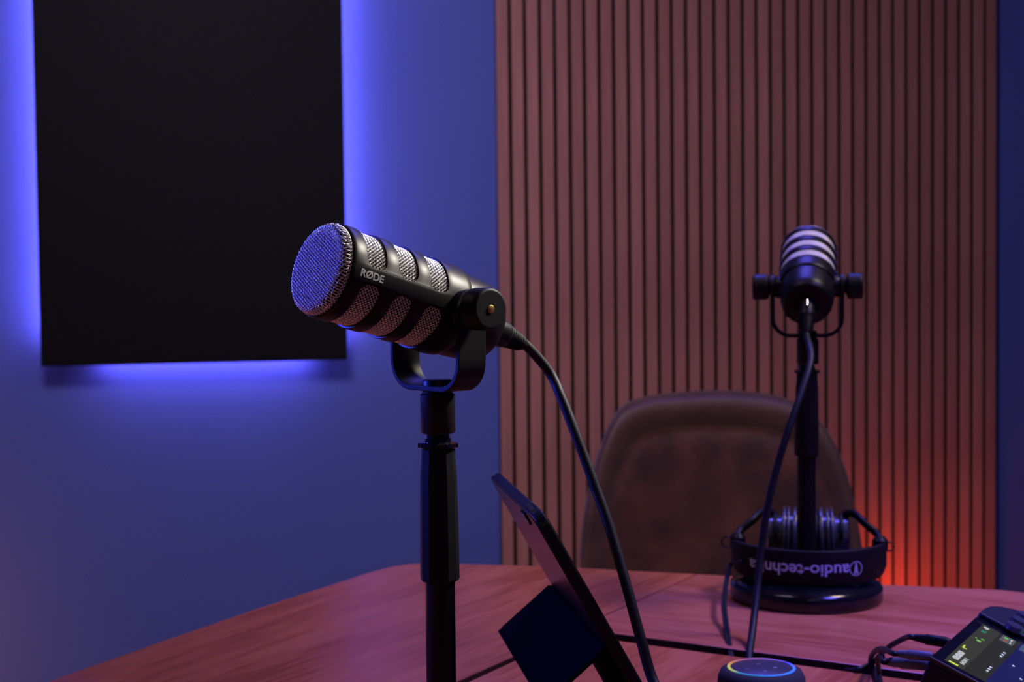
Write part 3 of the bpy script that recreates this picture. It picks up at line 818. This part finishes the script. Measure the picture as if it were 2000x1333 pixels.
# screen frame: x along U, y down the slope, z out
YS = (Vv * (LV / sl_) + Vector((0, 0, -drop_ / sl_))).normalized(); ZS = Vector((0, 0, 1)) * (LV / sl_) + Vv * (drop_ / sl_)
SM = Matrix((U, YS, ZS)).transposed().to_4x4(); SM.translation = Vector((0, 0, MZ - .003))
bm = bmesh.new(); prism(bm, rounded_rect(LU, sl_, .003, 4, LU / 2, sl_ / 2), 0, .0028, SM)
bevel(obj('bezel', bm, M_gloss, mx), .0008, 2)
bm = bmesh.new(); prism(bm, [(0, sl_ - .0), (0, 0), (.0012, 0), (.0012, sl_)], .0022, .0034, SM); obj('edge_trim', bm, mat('grey_trim', (.10, .10, .12), .35, color2=(.12, .12, .14), nscale=90), mx)
def emis(name, c, s=1.0):
    m = mat(name, (c[0] * .3, c[1] * .3, c[2] * .3), .3, emit=c, estr=s, color2=(c[0] * .32, c[1] * .32, c[2] * .32), nscale=50); return m
X0, X1, Y0, Y1 = .009, LU - .012, .008, sl_ - .008
sx, sy = X1 - X0, Y1 - Y0
def srect(bm, u0, v0, u1, v1, z): 
    vs = [bm.verts.new(SM @ Vector((X0 + sx * u, Y0 + sy * v, z))) for u, v in ((u0, v0), (u1, v0), (u1, v1), (u0, v1))]; bm.faces.new(vs)
def sobj(name, rects, m, z=.0031, parent=None):
    bm = bmesh.new()
    for r_ in rects: srect(bm, *r_, z)
    return obj(name, bm, m, parent)
scr = sobj('screen', [(0, 0, 1, 1)], emis('screen_dark', (.016, .018, .008)), .0029, mx)
sobj('menu_bar', [(0, 0, 1, .145)], emis('screen_olive', (.030, .032, .014)), .0030, scr)
sobj('blue_column', [(0, .31, 1, 1)], emis('screen_blue', (.006, .008, .055)), .0030, scr)
sobj('header_tile', [(.86, .17, 1, .275)], emis('tile_grey', (.07, .085, .06)), .0031, scr)
sobj('header_tile', [(.86, .325, 1, .44)], emis('tile_slate', (.05, .07, .11)), .0031, scr)
sobj('header_tile', [(.86, .50, 1, .62)], emis('tile_slate2', (.04, .06, .10)), .0031, scr)
bm = bmesh.new()
me = text_mesh('PODCAST', .0062, .0003)
def scr_text(s, size, u, v, m, off=.0002):
    me = text_mesh(s, size, off)
    for vtx in me.vertices: vtx.co = SM @ Vector((X0 + sx * u + vtx.co.x, Y0 + sy * v - vtx.co.y, .0032))
    return link('screen_text', me, m, scr)
M_tw = emis('text_white', (.50, .55, .42)); M_ty = emis('text_yellow', (.55, .65, .05)); M_tg = emis('text_green', (.15, .45, .05))
M_tr = emis('icon_red', (.35, .05, .03)); M_tg2 = emis('icon_teal', (.02, .25, .12)); M_dot = emis('dot_white', (.62, .70, .72))
scr_text('00:00:00', .0062, .20, .050, M_tw, .0003); scr_text('SHOW 1', .0042, .15, .110, M_tw); scr_text('47', .0052, .95, .045, M_tw, .0003); scr_text('RL', .0048, .86, .05, M_tg2)
sobj('status_mark', [(.01, .030, .035, .10)], M_ty, .0032, scr); sobj('status_mark', [(.365, .02, .38, .055), (.38, .02, .43, .032)], M_ty, .0032, scr)
sobj('status_mark', [(.66, .035, .675, .05), (.62, .055, .65, .09), (.69, .075, .705, .10)], M_tg, .0032, scr)
def sdots(pts, m, r=.0011, name='meter_dot'):
    for u, v in pts:
        bm = bmesh.new(); lathe(bm, [(r, .0), (0, .0001)], 14, SM @ Matrix.Translation((X0 + sx * u, Y0 + sy * v, .0033)), capped=False); obj(name, bm, m, scr)
sdots([(.28, .27), (.235, .27), (.19, .27), (.66, .27), (.61, .27), (.565, .27), (.51, .38), (.10, .55), (.58, .55), (.35, .48)], M_dot)
sdots([(.95, .205)], M_tg, .0018, 'tile_icon'); sdots([(.89, .21)], M_tr, .0016, 'tile_icon'); sdots([(.95, .365)], M_tg2, .0016, 'tile_icon'); sdots([(.89, .37)], M_tr, .0013, 'tile_icon')
sobj('status_mark', [(.94, .24, .98, .252), (.88, .245, .91, .257), (.94, .405, .98, .417), (.88, .41, .91, .422)], M_tw, .0032, scr)
# control pod right of the screen: knobs, labels, lit buttons
PM = SM @ Matrix.Translation((LU, 0, .0058))
def knob(x, y, r, h, name='knob'):
    bm = bmesh.new(); lathe(bm, [(r * 1.05, 0), (r, .0015), (r * .96, h - .0012), (r * .88, h), (0, h)], 32, PM @ Matrix.Translation((x, y, 0))); obj(name, bm, M_rubber if h > .008 else M_cup, mx, angle=35)
knob(.003, .028, .0070, .004); knob(.023, .027, .0070, .004); knob(.043, .028, .0070, .004); knob(.052, .052, .010, .018, 'volume_knob')
def pod_text(s, x, y, size):
    me = text_mesh(s, size, .0001)
    for vtx in me.vertices: vtx.co = PM @ Vector((x + vtx.co.x, y - vtx.co.y, .0003))
    link('control_label', me, mat('label_print', (.45, .45, .6), .5, color2=(.4, .4, .55), nscale=90), mx)
pod_text('1', .004, .0165, .005); pod_text('2', .025, .0155, .005)
M_gb = emis('button_green', (.02, .75, .12), 1.6); M_cb = emis('button_cyan', (.10, .60, .85), 1.6)
bm = bmesh.new(); prism(bm, rounded_rect(.011, .008, .003, 4, .008, .046), .0, .0022, PM); obj('green_button', bm, M_gb, mx)
bm = bmesh.new(); prism(bm, rounded_rect(.011, .008, .003, 4, .027, .045), .0, .0022, PM); obj('cyan_button', bm, M_cb, mx)

# plugs and leads in the back of the mixer
def jack(label, px0, px1, z, pts, r=.0022, pr=.0055, mcol=None):
    """px0 socket end, px1 cable end (pixels), z height over the table"""
    a = px0; b = px1
    c = thing('audio_cable', label, 'cable', a)
    d = (b - a); L = d.length; m = axis_mtx((0, 0, 0), d)
    bm = bmesh.new(); lathe(bm, [(0, -.002), (pr * .8, -.002), (pr, .001), (pr, L * .60), (pr * .82, L * .64), (pr * .8, L * .78), (pr * .55, L)], 24, m); obj('plug', bm, mcol or M_black, c, angle=40)
    bm = bmesh.new(); tube(bm, [p - a for p in spline([a + d * .95, b + d * .05] + pts, 10)], r, 10); obj('cord', bm, M_cable, c, smooth=True)
    return c
M_jack = mat('grey_plug', (.10, .105, .13), .4, color2=(.12, .125, .15), nscale=60)
H = TABLE_Z
b1 = on_z(1850, 1256, H + .072)
jack('black cable arching highest out of the mixer back', b1, b1 - Vv * .026 + Vector((0, 0, .001)), 0, [on_z(1768, 1247, H + .062), on_z(1740, 1262, H + .045), on_z(1720, 1279, H + .024), on_z(1703, 1296, H + .006), on_z(1672, 1309, H + .0025), on_z(1640, 1311, H - .012)], .0022, .0040)
b2 = on_z(1817, 1283, H + .070)
jack('shorter grey jack plug beside the screen corner, cord curling down on the table', b2, b2 - Vv * .026 + Vector((0, 0, -.001)), 0, [on_z(1722, 1268, H + .050), on_z(1706, 1276, H + .030), on_z(1700, 1292, H + .010), on_z(1707, 1308, H + .0026), on_z(1712, 1325, H + .0026), on_z(1716, 1345, H + .0026), on_z(1730, 1400, H + .0026)], .0022, .0036, M_jack)
b3 = on_z(1808, 1298, H + .062)
jack('thicker grey jack plug lowest on the mixer back, cord running toward the camera', b3, b3 - Vv * .030 + Vector((0, 0, -.002)), 0, [on_z(1722, 1281, H + .038), on_z(1715, 1290, H + .028), on_z(1717, 1318, H + .010), on_z(1722, 1345, H + .0076), on_z(1740, 1420, H + .0026)], .0022, .0046, M_jack)
bpy.context.view_layer.update()
